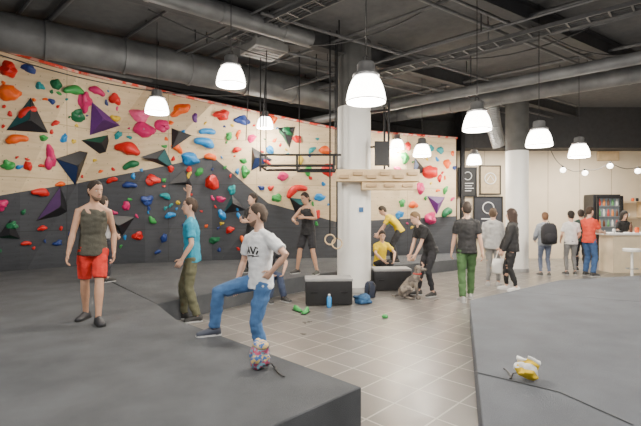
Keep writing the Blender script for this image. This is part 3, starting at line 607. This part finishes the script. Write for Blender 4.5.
q=NB(); limb(q,[V((.2*math.cos(t),-.03,.35+.2*math.sin(t))) for t in [2*PI*i/20 for i in range(21)]],[.02]*21,n=5,ends=False)
for i in range(3): box(q,(0,-.03,-.05-.14*i),(.5-.1*i,.01,.04))
mk('logo',q,M_wh,E,False)
flat('wall_board',598,152,618,160,Y0-.05,M_wood,'narrow pale wooden board high above the drinks fridge','board',M_wood)
fx=(605-CX)/F*15.1; E=empty('drinks_fridge',(fx,15.15,0)); tag(E,'black glass-door drinks fridge filled with bottles behind the counter','fridge')
q=NB(); box(q,(0,.12,1.15),(.95,.55,2.3),bev=.02); mk('cabinet',q,M_blackp,E,False)
q=NB(); box(q,(0,-.2,1.2),(.78,.02,1.9)); mk('interior',q,mat('fridge_inside',(.12,.14,.15),.5,emit=.5),E,False)
for k in range(5):
    q=NB(); box(q,(0,-.24,.45+.36*k),(.8,.06,.02)); mk('shelf',q,M_al,E,False)
q=NB()
for s1 in (-1,1): box(q,(s1*.42,-.3,1.2),(.07,.05,2.0)); box(q,(0,-.3,1.2+s1*1.0),(.9,.05,.09))
fd=mk('door_frame',q,M_black,E,False); q=NB(); box(q,(.4,-.35,1.2),(.02,.04,.5)); mk('handle',q,M_al,fd,False)
BCOL={'orange':(.5,.16,.03),'green':(.08,.22,.08),'brown':(.1,.04,.02),'red':(.35,.03,.02),'pale':(.5,.5,.45)}
bc=['orange','brown','green','pale','red']
for r_ in range(3):
    for k in range(5):
        q=NB(); lathe(q,[(.035,0),(.04,.02),(.04,.15),(.018,.2),(.015,.24)],n=10); c=bc[(k+r_*2)%5]
        o=mk('bottle',q,mat('drink_'+c,BCOL[c],.3),loc=(fx-.3+.15*k,14.93,.46+.36*(r_+2))); tag(o,f'{c} drink bottle, {["first","second","third","fourth","fifth"][k]} from left on the {["lower","middle","upper"][r_]} fridge shelf','bottle','bottles in the drinks fridge')
E=empty('wall_shelf',((628-CX)/F*15.3,15.4,0)); tag(E,'wooden wall shelf to the right of the drinks fridge','shelf')
for zz in (1.5,2.05): q=NB(); box(q,(0,0,zz),(1.0,.28,.03)); mk('board',q,M_wood,E,False)
for s1 in (-.5,.5): q=NB(); box(q,(s1,0,1.78),(.03,.28,.62)); mk('side',q,M_wood,E,False)
for k in range(6):
    q=NB(); lathe(q,[(.035,0),(.045,.02),(.045,.11),(.04,.12)],n=10); o=mk('mug',q,[M_wh,HM['orange'],M_blackp][k%3],loc=((628-CX)/F*15.3-.4+.16*k,15.4,1.515 if k<4 else 2.065)); tag(o,f'{["white","orange","black"][k%3]} cup, {["first","second","third","fourth"][k] if k<4 else ["left","right"][k-4]} on the {"lower" if k<4 else "upper"} wall shelf beside the fridge','cup','cups on the wall shelf')
cx0=(598-CX)/F*11.9; E=empty('counter',(cx0,12.1,0)); tag(E,'service counter with white top and pale wood front at the right edge','counter')
q=NB(); box(q,(2.45,0,.52),(4.2,.6,1.04)); mk('front',q,mat('counter_wood',(.78,.66,.47),.55,scale=3),E,False)
q=NB(); box(q,(2.42,0,1.07),(4.4,.75,.06),bev=.01); mk('countertop',q,M_white,E,False)
q=NB(); box(q,(2.45,.0,.05),(4.1,.5,.1)); mk('plinth',q,M_black,E,False)
def onc(px,col,label,cat,name,prof,y=12.0):
    x=(px-CX)/F*y; q=NB(); lathe(q,prof,n=14); o=mk(name,q,col,loc=(x,y,1.1)); tag(o,label,cat)
onc(614,M_wh,'white paper cup on the counter near the red-shirted man','cup','paper_cup',[(.03,0),(.04,.1),(.042,.11)])
onc(637,HM['orange'],'orange jar on the counter at the right edge','jar','jar',[(.05,0),(.055,.02),(.055,.13),(.04,.15)])
onc(631,mat('drink_brown',(.1,.04,.02),.3),'brown syrup bottle on the counter beside the orange jar','bottle','syrup_bottle',[(.035,0),(.04,.02),(.04,.18),(.015,.24),(.015,.3)],12.2)
E=empty('card_terminal',((619.5-CX)/F*12,12.0,1.1)); tag(E,'small black card terminal on the counter in front of the staff member','card terminal')
q=NB(); box(q,(0,0,.03),(.09,.16,.06),bev=.01); mk('body',q,M_blackp,E,False); q=NB(); box(q,(0,.03,.063),(.07,.06,.006)); mk('screen',q,mat('screen_grey',(.3,.35,.35),.3),E,False)
sx=(632-CX)/F*10.6; E=empty('bar_stool',(sx,10.6,0)); tag(E,'white round-seated stool on a single stem in front of the counter','stool')
q=NB(); lathe(q,[(.19,.70),(.2,.72),(.2,.76),(.18,.775),(.02,.775)],n=24); mk('seat',q,M_white,E,'auto')
q=NB(); lathe(q,[(.03,.02),(.03,.7)],n=12); mk('stem',q,M_white,E,'auto')
q=NB(); lathe(q,[(.2,0),(.2,.015),(.05,.04),(.03,.06)],n=24); mk('base',q,M_white,E,'auto')
q=NB(); limb(q,[V((.13*math.cos(t),.13*math.sin(t),.28)) for t in [2*PI*i/16 for i in range(17)]],[.009]*17,n=6,ends=False); mk('footrest',q,M_al,E)
pts=[pd(549,150,13.5),pd(563,170,13.5),pd(585,173,13.6),pd(610,166,13.6),pd(638,171,13.4),pd(662,160,13.2)]
q=NB(); c=pts[0]; fine=[]
for a,b2 in zip(pts,pts[1:]):
    for i in range(5): t=i/5; fine.append(a+(b2-a)*t-V((0,0,.12*math.sin(PI*t)))-c)
fine.append(pts[-1]-c); limb(q,[f+V((0,0,.12)) for f in fine],[.01]*len(fine),n=5); o=mk('festoon_cable',q,M_black,loc=c); tag(o,'black festoon cable with bulbs strung above the counter','cable')
for k,p0 in enumerate(pts[1:5]):
    E=empty('festoon_bulb',p0); tag(E,['globe bulb on the festoon cable, leftmost','globe bulb on the festoon cable, second from left','globe bulb on the festoon cable, over the drinks fridge','globe bulb on the festoon cable, nearest the right edge'][k],'light bulb','festoon bulbs')
    q=NB(); bmesh.ops.create_uvsphere(q,u_segments=14,v_segments=10,radius=.085); mk('globe',q,mat('globe_glow',(1,.95,.85),.4,emit=10,var=0),E)
    q=NB(); lathe(q,[(.03,.075),(.03,.13)],n=10); mk('socket',q,M_black,E)
# ------------------------------------------------------------ floor things
def bench(px0,px1,ybot,hgt,dep,label):
    d=(CH)*F/(ybot-CY); x0=(px0-CX)/F*d; x1=(px1-CX)/F*d; w=x1-x0; E=empty('box_bench',((x0+x1)/2,d+dep/2,0),math.radians(3)); tag(E,label,'bench')
    q=NB(); box(q,(0,0,(hgt-.04)/2+.01),(w,dep,hgt-.06),bev=.012); mk('body',q,M_blackp,E,'auto')
    q=NB(); box(q,(0,0,hgt-.02),(w+.02,dep+.02,.05),bev=.012); mk('top_pad',q,mat('bench_top_grey',(.3,.3,.3),.6),E,'auto')
    for s1 in (-1,1): q=NB(); box(q,(s1*w*.32,-dep/2-.006,hgt*.5),(.12,.012,.03)); mk('handle_slot',q,M_black,E,False)
    return E
bench(305,352,306,.48,.42,'black box bench with grey top standing left of the thick pillar')
bench(374,411,291,.46,.45,'black box bench with grey top in front of the seated person in yellow')
p0=pz(329,306,0); E=empty('water_bottle',(p0.x,p0.y-.12,0)); tag(E,'blue water bottle standing on the tiles beside the nearer bench','bottle')
q=NB(); lathe(q,[(.035,0),(.042,.02),(.042,.17),(.025,.2)],n=14); mk('body',q,mat('blue_bottle',(.05,.3,.7),.25),E); q=NB(); lathe(q,[(.02,.2),(.02,.235)],n=10); mk('cap',q,M_wh,E)
def blobthing(name,px,py,z,size,m,label,cat,seed,amp=.3,off=(0,0)):
    p0=pz(px,py,z); q=NB(); bmesh.ops.create_icosphere(q,subdivisions=4,radius=1)
    for v in q.verts:
        c=v.co.copy(); c*=1+amp*noise.noise(c*1.6+V((seed,0,0)))+amp*.4*noise.noise(c*5+V((seed,0,0))); v.co=V((c.x*size[0]/2,c.y*size[1]/2,max(0,(c.z+.75)*size[2]/1.75)))
    o=mk(name,q,m,loc=(p0.x+off[0],p0.y+off[1],z)); tag(o,label,cat); return o
blobthing('towel',362,303,0,(.34,.3,.16),mat('towel_blue',(.03,.1,.22),.9,bump=.5,bscale=30),'crumpled blue towel on the floor at the foot of the thick pillar','towel',3,.4)
blobthing('chalk_ball',385,318,0,(.1,.08,.06),HM['green'],'small green chalk ball on the tiles in front of the pillar','chalk ball',5,.1)
def shoe_thing(px,py,z,rz,col,label):
    p0=pz(px,py,z); E=empty('climbing_shoe',(p0.x,p0.y,z),rz); tag(E,label,'shoe')
    q=NB(); ring_faces(q,[[V((w*math.cos(t),x,.015+max(0,math.sin(t))*h)) for t in [2*PI*i/12 for i in range(12)]] for x,w,h in ((.1,.02,.05),(.07,.036,.08),(.02,.04,.075),(-.05,.045,.05),(-.11,.038,.035),(-.14,.015,.02))]); mk('upper',q,mat(col+'_shoe',COL[col],.5),E)
    q=NB(); box(q,(0,-.02,.008),(.085,.24,.016),bev=.005); mk('sole',q,M_black,E,False)
shoe_thing(297,311,0,.6,'green','green climbing shoe on the tiles, left one of the pair by the bench'); shoe_thing(306,313,0,-.3,'green','green climbing shoe on the tiles, right one of the pair by the bench')
def backpack(loc,rz,label,col=(.02,.02,.025),s=1):
    E=empty('backpack',loc,rz); tag(E,label,'backpack'); m=mat('pack_%.2f_%.2f'%(col[0],col[2]),col,.8,bump=.3,bscale=60)
    q=NB(); ring_faces(q,[[V((w*math.copysign(abs(math.cos(t))**.6,math.cos(t)),d*math.copysign(abs(math.sin(t))**.7,math.sin(t)),z_)) *s for t in [2*PI*i/20 for i in range(20)]] for z_,w,d in ((0,.1,.07),(.02,.145,.1),(.15,.155,.115),(.3,.15,.1),(.4,.13,.08),(.45,.08,.05))]); mk('bag',q,m,E)
    q=NB(); ring_faces(q,[[V((w*math.cos(t),.09+d*math.sin(t),z_))*s for t in [2*PI*i/14 for i in range(14)]] for z_,w,d in ((.04,.06,.03),(.06,.11,.05),(.2,.11,.055),(.24,.06,.03))]); mk('front_pocket',q,m,E)
    for s1 in (-1,1):
        q=NB(); limb(q,[V((s1*.07,-.08,.42))*s,V((s1*.09,-.17,.36))*s,V((s1*.1,-.16,.18))*s,V((s1*.1,-.08,.06))*s],[.02*s]*4,n=8,flat=.4); mk('shoulder_strap',q,M_black,E)
    q=NB(); limb(q,[V((-.03,-.03,.44))*s,V((0,-.03,.49))*s,V((.03,-.03,.44))*s],[.008]*3,n=6); mk('grab_handle',q,M_black,E)
    return E
p0=pz(368,296,0); backpack((p0.x+.02,p0.y-.16,0),.3,'small dark backpack on the floor between pillar and farther bench',(.03,.04,.07),.7)
M_pat=mat('patterned_cloth',(.5,.08,.16),.85,scale=34,col2=(.2,.4,.5)); M_pat3=mat('patterned_cloth_blue',(.06,.16,.42),.85,scale=34,col2=(.7,.5,.2)); M_pat2=mat('yellow_cloth',(.8,.55,.02),.8,var=.1,scale=11)
def chalk_bag(px,py,col,trim,label,rz,size=1,tilt=.5,tall=1,cord=.24,am=.034):
    p0=pz(px,py,.32); E=empty('chalk_bag',(p0.x,p0.y,.32),rz); tag(E,label,'chalk bag'); R3=Matrix.Translation((0,0,.01+.05*tilt*size))@Matrix.Rotation(tilt,4,'X')@Matrix.Diagonal((size,size,size*tall,1))
    def wob(q):
        for v in q.verts: c=v.co; v.co=c+V((noise.noise(c*17+V((px,0,0)))*am,noise.noise(c*17+V((5,px,0)))*am,noise.noise(c*14+V((0,5,px)))*am*.7))
        q.transform(R3)
        for v in q.verts: v.co.z=max(v.co.z,.002)
        return q
    q=NB(); lathe(q,[(.04,0),(.062,.008),(.07,.03),(.074,.05),(.078,.07),(.077,.09),(.072,.11),(.068,.13),(.064,.145)],n=32); mk('pouch',wob(q),col,E)
    q=NB(); lathe(q,[(.066,.135),(.074,.15),(.07,.165),(.04,.168),(.01,.16)],n=32); mk('rim',wob(q),trim,E)
    q=NB(); lathe(q,[(.0765,.055),(.082,.07),(.0805,.09),(.074,.1)],n=32,cap=False); mk('waist_band',wob(q),M_pat3 if trim is not M_wh else M_wh,E)
    q=NB(); pts=[V((.05+cord*t+.02*math.sin(9*t),.1*math.sin(5*t)-.05,.012 if t>.15 else .05)) for t in [i/14 for i in range(15)]]; limb(q,pts,[.008]*15,n=6,flat=.5); mk('belt',q,M_black,E)
    return E
chalk_bag(260,369,M_pat,M_pat3,'upright patterned soft chalk bag with dark belt on the mat before the man in white',-.2,1.0,.05,1.3,.2)
chalk_bag(526,382,M_pat2,M_wh,'slumped yellow and white chalk bag with short cord on the right foreground mat',2.4,1.0,.6,.85,.16,.045)
def dog(loc,yaw,s=.85):
    E=empty('dog',loc,math.radians(yaw)); tag(E,'grey-brown dog sitting at the feet of the man in black who leans down','dog'); SM=Matrix.Scale(s,4)
    b=NB(); limb(b,[(0,.2,.15),(0,.13,.26),(0,.04,.38),(0,-.06,.46),(0,-.1,.56),(0,-.12,.64)],[.13,.125,.12,.115,.08,.07],n=14)
    limb(b,[(0,-.1,.68),(0,-.15,.69),(0,-.2,.675),(0,-.28,.655)],[.07,.072,.048,.034],n=12)
    for q in (1,-1):
        limb(b,[(.07*q,-.06,.4),(.075*q,-.08,.24),(.075*q,-.1,.2),(.075*q,-.1,.05)],[.055,.036,.032,.026]); limb(b,[(.075*q,-.1,.028),(.075*q,-.15,.026)],[.028,.028])
        limb(b,[(.09*q,.2,.2),(.14*q,.04,.22)],[.1,.06]); limb(b,[(.14*q,.04,.2),(.135*q,.17,.07)],[.05,.03]); limb(b,[(.135*q,.17,.06),(.135*q,.02,.03),(.135*q,-.03,.028)],[.03,.028,.028])
        limb(b,[(.055*q,-.09,.73),(.085*q,-.09,.7),(.1*q,-.1,.62)],[.022,.026,.014],n=8)
    limb(b,[(0,.3,.08),(0,.4,.04),(.08,.5,.04)],[.03,.024,.012]); b.transform(SM)
    mk('body',remesh(b,.011,3,.007,2,16),mat('dog_fur',(.11,.095,.085),.9,scale=7,bump=.5,bscale=90,col2=(.24,.205,.17)),E)
    q=NB(); bmesh.ops.create_icosphere(q,subdivisions=2,radius=.018); q.transform(SM@Matrix.Translation((0,-.31,.665))); mk('nose',q,M_black,E)
    for s1 in (1,-1): q=NB(); bmesh.ops.create_icosphere(q,subdivisions=2,radius=.011); q.transform(SM@Matrix.Translation((.035*s1,-.2,.71))); mk('eye',q,M_black,E)
    q=NB(); limb(q,[V((.088*math.cos(t),-.1+.088*math.sin(t),.57)) for t in [2*PI*i/18 for i in range(19)]],[.012]*19,n=6,ends=False); q.transform(SM); mk('collar',q,HM['red'],E)
dog((1.78,8.3,0),75)
# ------------------------------------------------------------ people placement
def at(px,d): return (px-CX)/F*d
J1=person('man in dark olive tank top and red shorts stepping on the left mat, arms loose',(at(93,5.3),5.3,.32),22,1.71,'tan','short',(.03,.02,.015),'tank',(.075,.072,.055),'shorts',(.6,.03,.02),shoe=(.03,.03,.035),sole=(.02,.02,.02),vox=.010,beard=True,build=.98,
  pel=(.0,0,.925),lean=4,side=2,twist=6,fl=(.08,-.22,.08),fr=(-.1,.17,.08),hl=(.24,-.02,.86),hrr=(-.25,-.16,.87),el=(.4,1,0),er=(-.4,1,0),hyaw=30,hpitch=6,tl=20,tr=-25,sh=.98)
J2=person('tall man in turquoise t-shirt and olive trousers, one arm raised, at the mat edge',(at(192,6.62),6.62,0),-78,1.86,'light','short',(.05,.03,.02),'tee',(.02,.28,.42),'pants',(.13,.13,.075),shoe=(.04,.04,.04),vox=.012,
  fl=(.1,.08,.08),fr=(-.1,-.12,.08),lean=2,hl=(.22,-.12,.90),el=(.5,1,0),hrr=(-.14,-.06,1.86),er=(-.8,-.3,.2),hyaw=5,hpitch=0)
J3=person('man in white printed t-shirt and blue jeans, hand on hip, foot up on the mat',(-.68,4.68,0),-58,1.74,'light','short',(.06,.04,.028),'tee',(.72,.74,.76),'pants',(.06,.15,.33),shoe=(.06,.07,.1),sole=(.6,.6,.6),vox=.010,beard=True,build=1.03,
  pel=(.0,.03,.92),lean=1,side=-1,twist=18,fl=(.09,.05,.08),fr=(-.25,-.41,.40),tl=15,tr=-12,kr=(-.05,-1,.9),hl=(.23,.05,1.04),el=(1,.45,-.1),pl=(-1,0,-.2),hrr=(-.22,-.16,.88),er=(-1,.6,.1),pr=(0,-.2,-1),hyaw=-42,hpitch=4)
sh_=J3['shirt']; me=sh_.data; bvh=BVHTree.FromPolygons([v.co for v in me.vertices],[p.vertices[:] for p in me.polygons]); q=NB(); s=J3['s']
def stroke(pl_,wd):
    for (a,b2),(c,d) in zip(pl_,pl_[1:]):
        prev=None
        for i in range(4):
            t0=i/3; x=a+(c-a)*t0; y=b2+(d-b2)*t0; dx,dy=c-a,d-b2; L=math.hypot(dx,dy)+1e-6; nx,ny=-dy/L*wd,dx/L*wd; pr_=[]
            for k in (1,-1):
                o=J3['spc']+J3['S']*(x+nx*k)+J3['U']*(y+ny*k)+J3['FW']*.5; r=bvh.ray_cast(o,-J3['FW'],1)
                if r[0] is None: pr_=None; break
                pr_.append(q.verts.new(r[0]+J3['FW']*.004))
            if prev and pr_ : q.faces.new((prev[0],pr_[0],pr_[1],prev[1]))
            prev=pr_
for k,(a,b2,c,d,wd) in enumerate(((-.085,-.03,-.045,.045,.009),(-.045,.045,-.03,-.025,.009),(-.07,-.005,-.03,.0,.005),(-.015,.05,.02,-.03,.011),(.02,-.03,.055,.04,.008),(.045,.045,.085,.03,.006),(.06,-.035,.085,.005,.009),(-.09,-.055,.03,-.045,.005),(.0,-.06,.09,-.05,.004))): stroke([(a,b2),(c,d)],wd)
mk('shirt_print',q,M_pb,J3['E'],False)
person('man in black t-shirt standing on the far mat behind the man in white',(at(253,9.6),9.6,.32),-35,1.74,'light','thick',(.03,.02,.015),'tee',(.02,.02,.022),'pants',(.03,.03,.035),hl=(.1,-.28,1.15),hrr=(-.12,-.25,1.2),hyaw=-20)
person('seated person in dark t-shirt and jeans on the mat edge behind the white-shirted man',(at(269,8.3),8.26,0),32,1.74,'light','thick',(.03,.02,.015),'tee',(.025,.025,.03),'pants',(.05,.07,.13),pel=(0,.12,.45),lean=18,fl=(.15,-.36,.08),fr=(-.12,-.3,.08),hl=(.16,-.32,.55),hrr=(-.14,-.3,.55),el=(1,0,0),er=(-1,0,0),hyaw=-40,hpitch=10,shoe=(.05,.05,.05))
person('man in black tank top and black shorts, looking at his hands on far mat',(at(308,9.45),9.45,.32),-35,1.77,'tan','short',(.03,.02,.015),'tank',(.02,.02,.022),'shorts',(.025,.025,.03),shoe=(.04,.04,.04),lean=4,fl=(.24,.0,.08),fr=(-.22,-.1,.08),hl=(.1,-.28,1.22),hrr=(-.12,-.3,1.12),er=(-1,.4,-.2),el=(1,.4,-.2),hyaw=-10,hpitch=20)
person('person in yellow t-shirt and dark trousers bending forward on the far mat',(at(395,11.6),11.6,.32),-100,1.7,'light','thick',(.04,.03,.02),'tee',(.8,.58,.01),'pants',(.03,.03,.035),pel=(0,.12,.9),lean=50,fl=(.12,.05,.08),fr=(-.12,-.08,.08),hl=(.15,-.5,.76),hrr=(-.15,-.45,.74),hyaw=0,hpitch=30)
person('seated person in yellow t-shirt on the mat edge behind the farther bench',(at(381,10.6),10.5,0),20,1.68,'light','thick',(.03,.02,.015),'tee',(.8,.58,.01),'pants',(.03,.03,.035),pel=(0,.1,.45),lean=15,fl=(.15,-.36,.08),fr=(-.12,-.3,.08),hl=(.16,-.34,.55),hrr=(-.14,-.34,.55),el=(1,0,0),er=(-1,0,0),hyaw=-25,hpitch=15)
person('man in black t-shirt and black trousers leaning down toward the dog',(at(427,8.6),8.6,0),-72,1.76,'light','short',(.16,.1,.05),'tee',(.02,.02,.022),'slim',(.025,.025,.03),shoe=(.05,.05,.05),sole=(.6,.6,.6),pel=(0,.08,.92),lean=34,fl=(.12,.06,.08),fr=(-.12,-.12,.08),hl=(.1,-.36,.74),hrr=(-.12,-.34,.70),hyaw=0,hpitch=25)
person('man in black t-shirt and green trousers walking away beside the right mat',(at(467,8.1),8.1,0),172,1.84,'light','short',(.03,.02,.015),'tee',(.02,.02,.022),'pants',(.07,.15,.055),shoe=(.4,.4,.4),sole=(.6,.6,.6),vox=.012,fl=(.1,.14,.08),fr=(-.1,-.2,.08),hl=(.25,-.1,.86),hrr=(-.25,.06,.85))
person('person in pale grey hooded top in the queue, left of the woman in black',(at(493,9.7),9.7,0),150,1.74,'light','short',(.08,.05,.03),'jacket',(.42,.42,.42),'slim',(.3,.3,.3),shoe=(.5,.5,.5),hl=(.22,-.14,.9),hrr=(-.2,-.18,.95),sh=.95)
J5=person('woman in black jacket and black trousers carrying a white bag in the queue',(at(512,9.15),9.15,0),-110,1.72,'light','long',(.035,.02,.015),'jacket',(.02,.02,.022),'slim',(.02,.02,.022),shoe=(.65,.65,.65),sole=(.7,.7,.7),hl=(.2,-.2,.84),hrr=(-.2,-.24,.84),hyaw=-10,sh=.92,fl=(.09,.08,.08),fr=(-.09,-.1,.08))
w_=J5['wR']; E=empty('carrier_bag',(w_.x-.06,w_.y-.02,w_.z-.55)); tag(E,'white carrier bag hanging from the hand of the woman in black','bag')
q=NB(); ring_faces(q,[[V((w*math.cos(t),d*math.sin(t),z_)) for t in [2*PI*i/16 for i in range(16)]] for z_,w,d in ((0,.1,.05),(.03,.14,.07),(.2,.15,.07),(.32,.12,.03))]); mk('bag_body',q,M_white,E)
for s1 in (-1,1): q=NB(); limb(q,[(s1*.07,0,.3),(s1*.03,0,.42),(0,0,.49)],[.012,.008,.008],n=6); mk('handle',q,M_white,E)
J6=person('person with brown hair and grey-blue jacket seen from behind wearing a backpack',(at(545,11.3),11.3,0),170,1.64,'light','thick',(.14,.07,.035),'jacket',(.26,.29,.34),'slim',(.14,.17,.25),shoe=(.1,.1,.1),hl=(.2,-.24,1.0),hrr=(-.2,-.24,1.0),sh=.95)
c=J6['chest']; backpack((c.x-.04,c.y-.28,c.z-.36),math.radians(170),'large black backpack worn on the back of the brown-haired person in the queue',(.015,.015,.02),1.2)
person('person in white t-shirt and grey trousers seen from behind at the counter queue',(at(571,11.5),11.5,0),170,1.68,'light','thick',(.02,.015,.012),'tee',(.74,.72,.70),'slim',(.2,.2,.2),shoe=(.1,.1,.1),hl=(.2,-.2,.95),hrr=(-.2,-.2,.95),sh=.95)
person('man in red t-shirt and blue jeans standing at the counter',(at(589,11.3),11.3,0),110,1.8,'light','short',(.05,.03,.02),'tee',(.65,.06,.03),'pants',(.05,.11,.25),shoe=(.06,.06,.06),hl=(.12,-.38,1.12),hrr=(-.14,-.36,1.1),hpitch=10)
person('person in dark green top standing between the white and red shirts',(at(581,12.3),12.3,0),160,1.72,'light','thick',(.03,.02,.015),'tee',(.03,.06,.05),'slim',(.03,.03,.04))
person('dark-haired staff member in black standing behind the counter',(at(623,12.9),12.9,0),5,1.7,'light','long',(.02,.013,.01),'tee',(.02,.02,.022),'slim',(.02,.02,.025),hl=(.15,-.3,1.08),hrr=(-.15,-.3,1.08),hpitch=15,sh=.92)
person('person in pale top and dark trousers mostly hidden behind the man in red shorts',(at(103,8.3),8.3,.32),160,1.64,'light','short',(.03,.02,.015),'tee',(.5,.5,.5),'slim',(.04,.04,.05),hl=(.2,-.2,.95),hrr=(-.18,-.2,.95))
# ------------------------------------------------------------ world, camera
w=bpy.data.worlds.new('world'); bpy.context.scene.world=w; w.use_nodes=True; w.node_tree.nodes['Background'].inputs[0].default_value=(.95,.96,1,1); w.node_tree.nodes['Background'].inputs[1].default_value=.6
cam=bpy.data.cameras.new('camera'); cam.sensor_width=36; cam.lens=F/641*36; co=bpy.data.objects.new('camera',cam); C.objects.link(co); co.location=(0,0,CH); co.rotation_euler=(PI/2,0,0); bpy.context.scene.camera=co
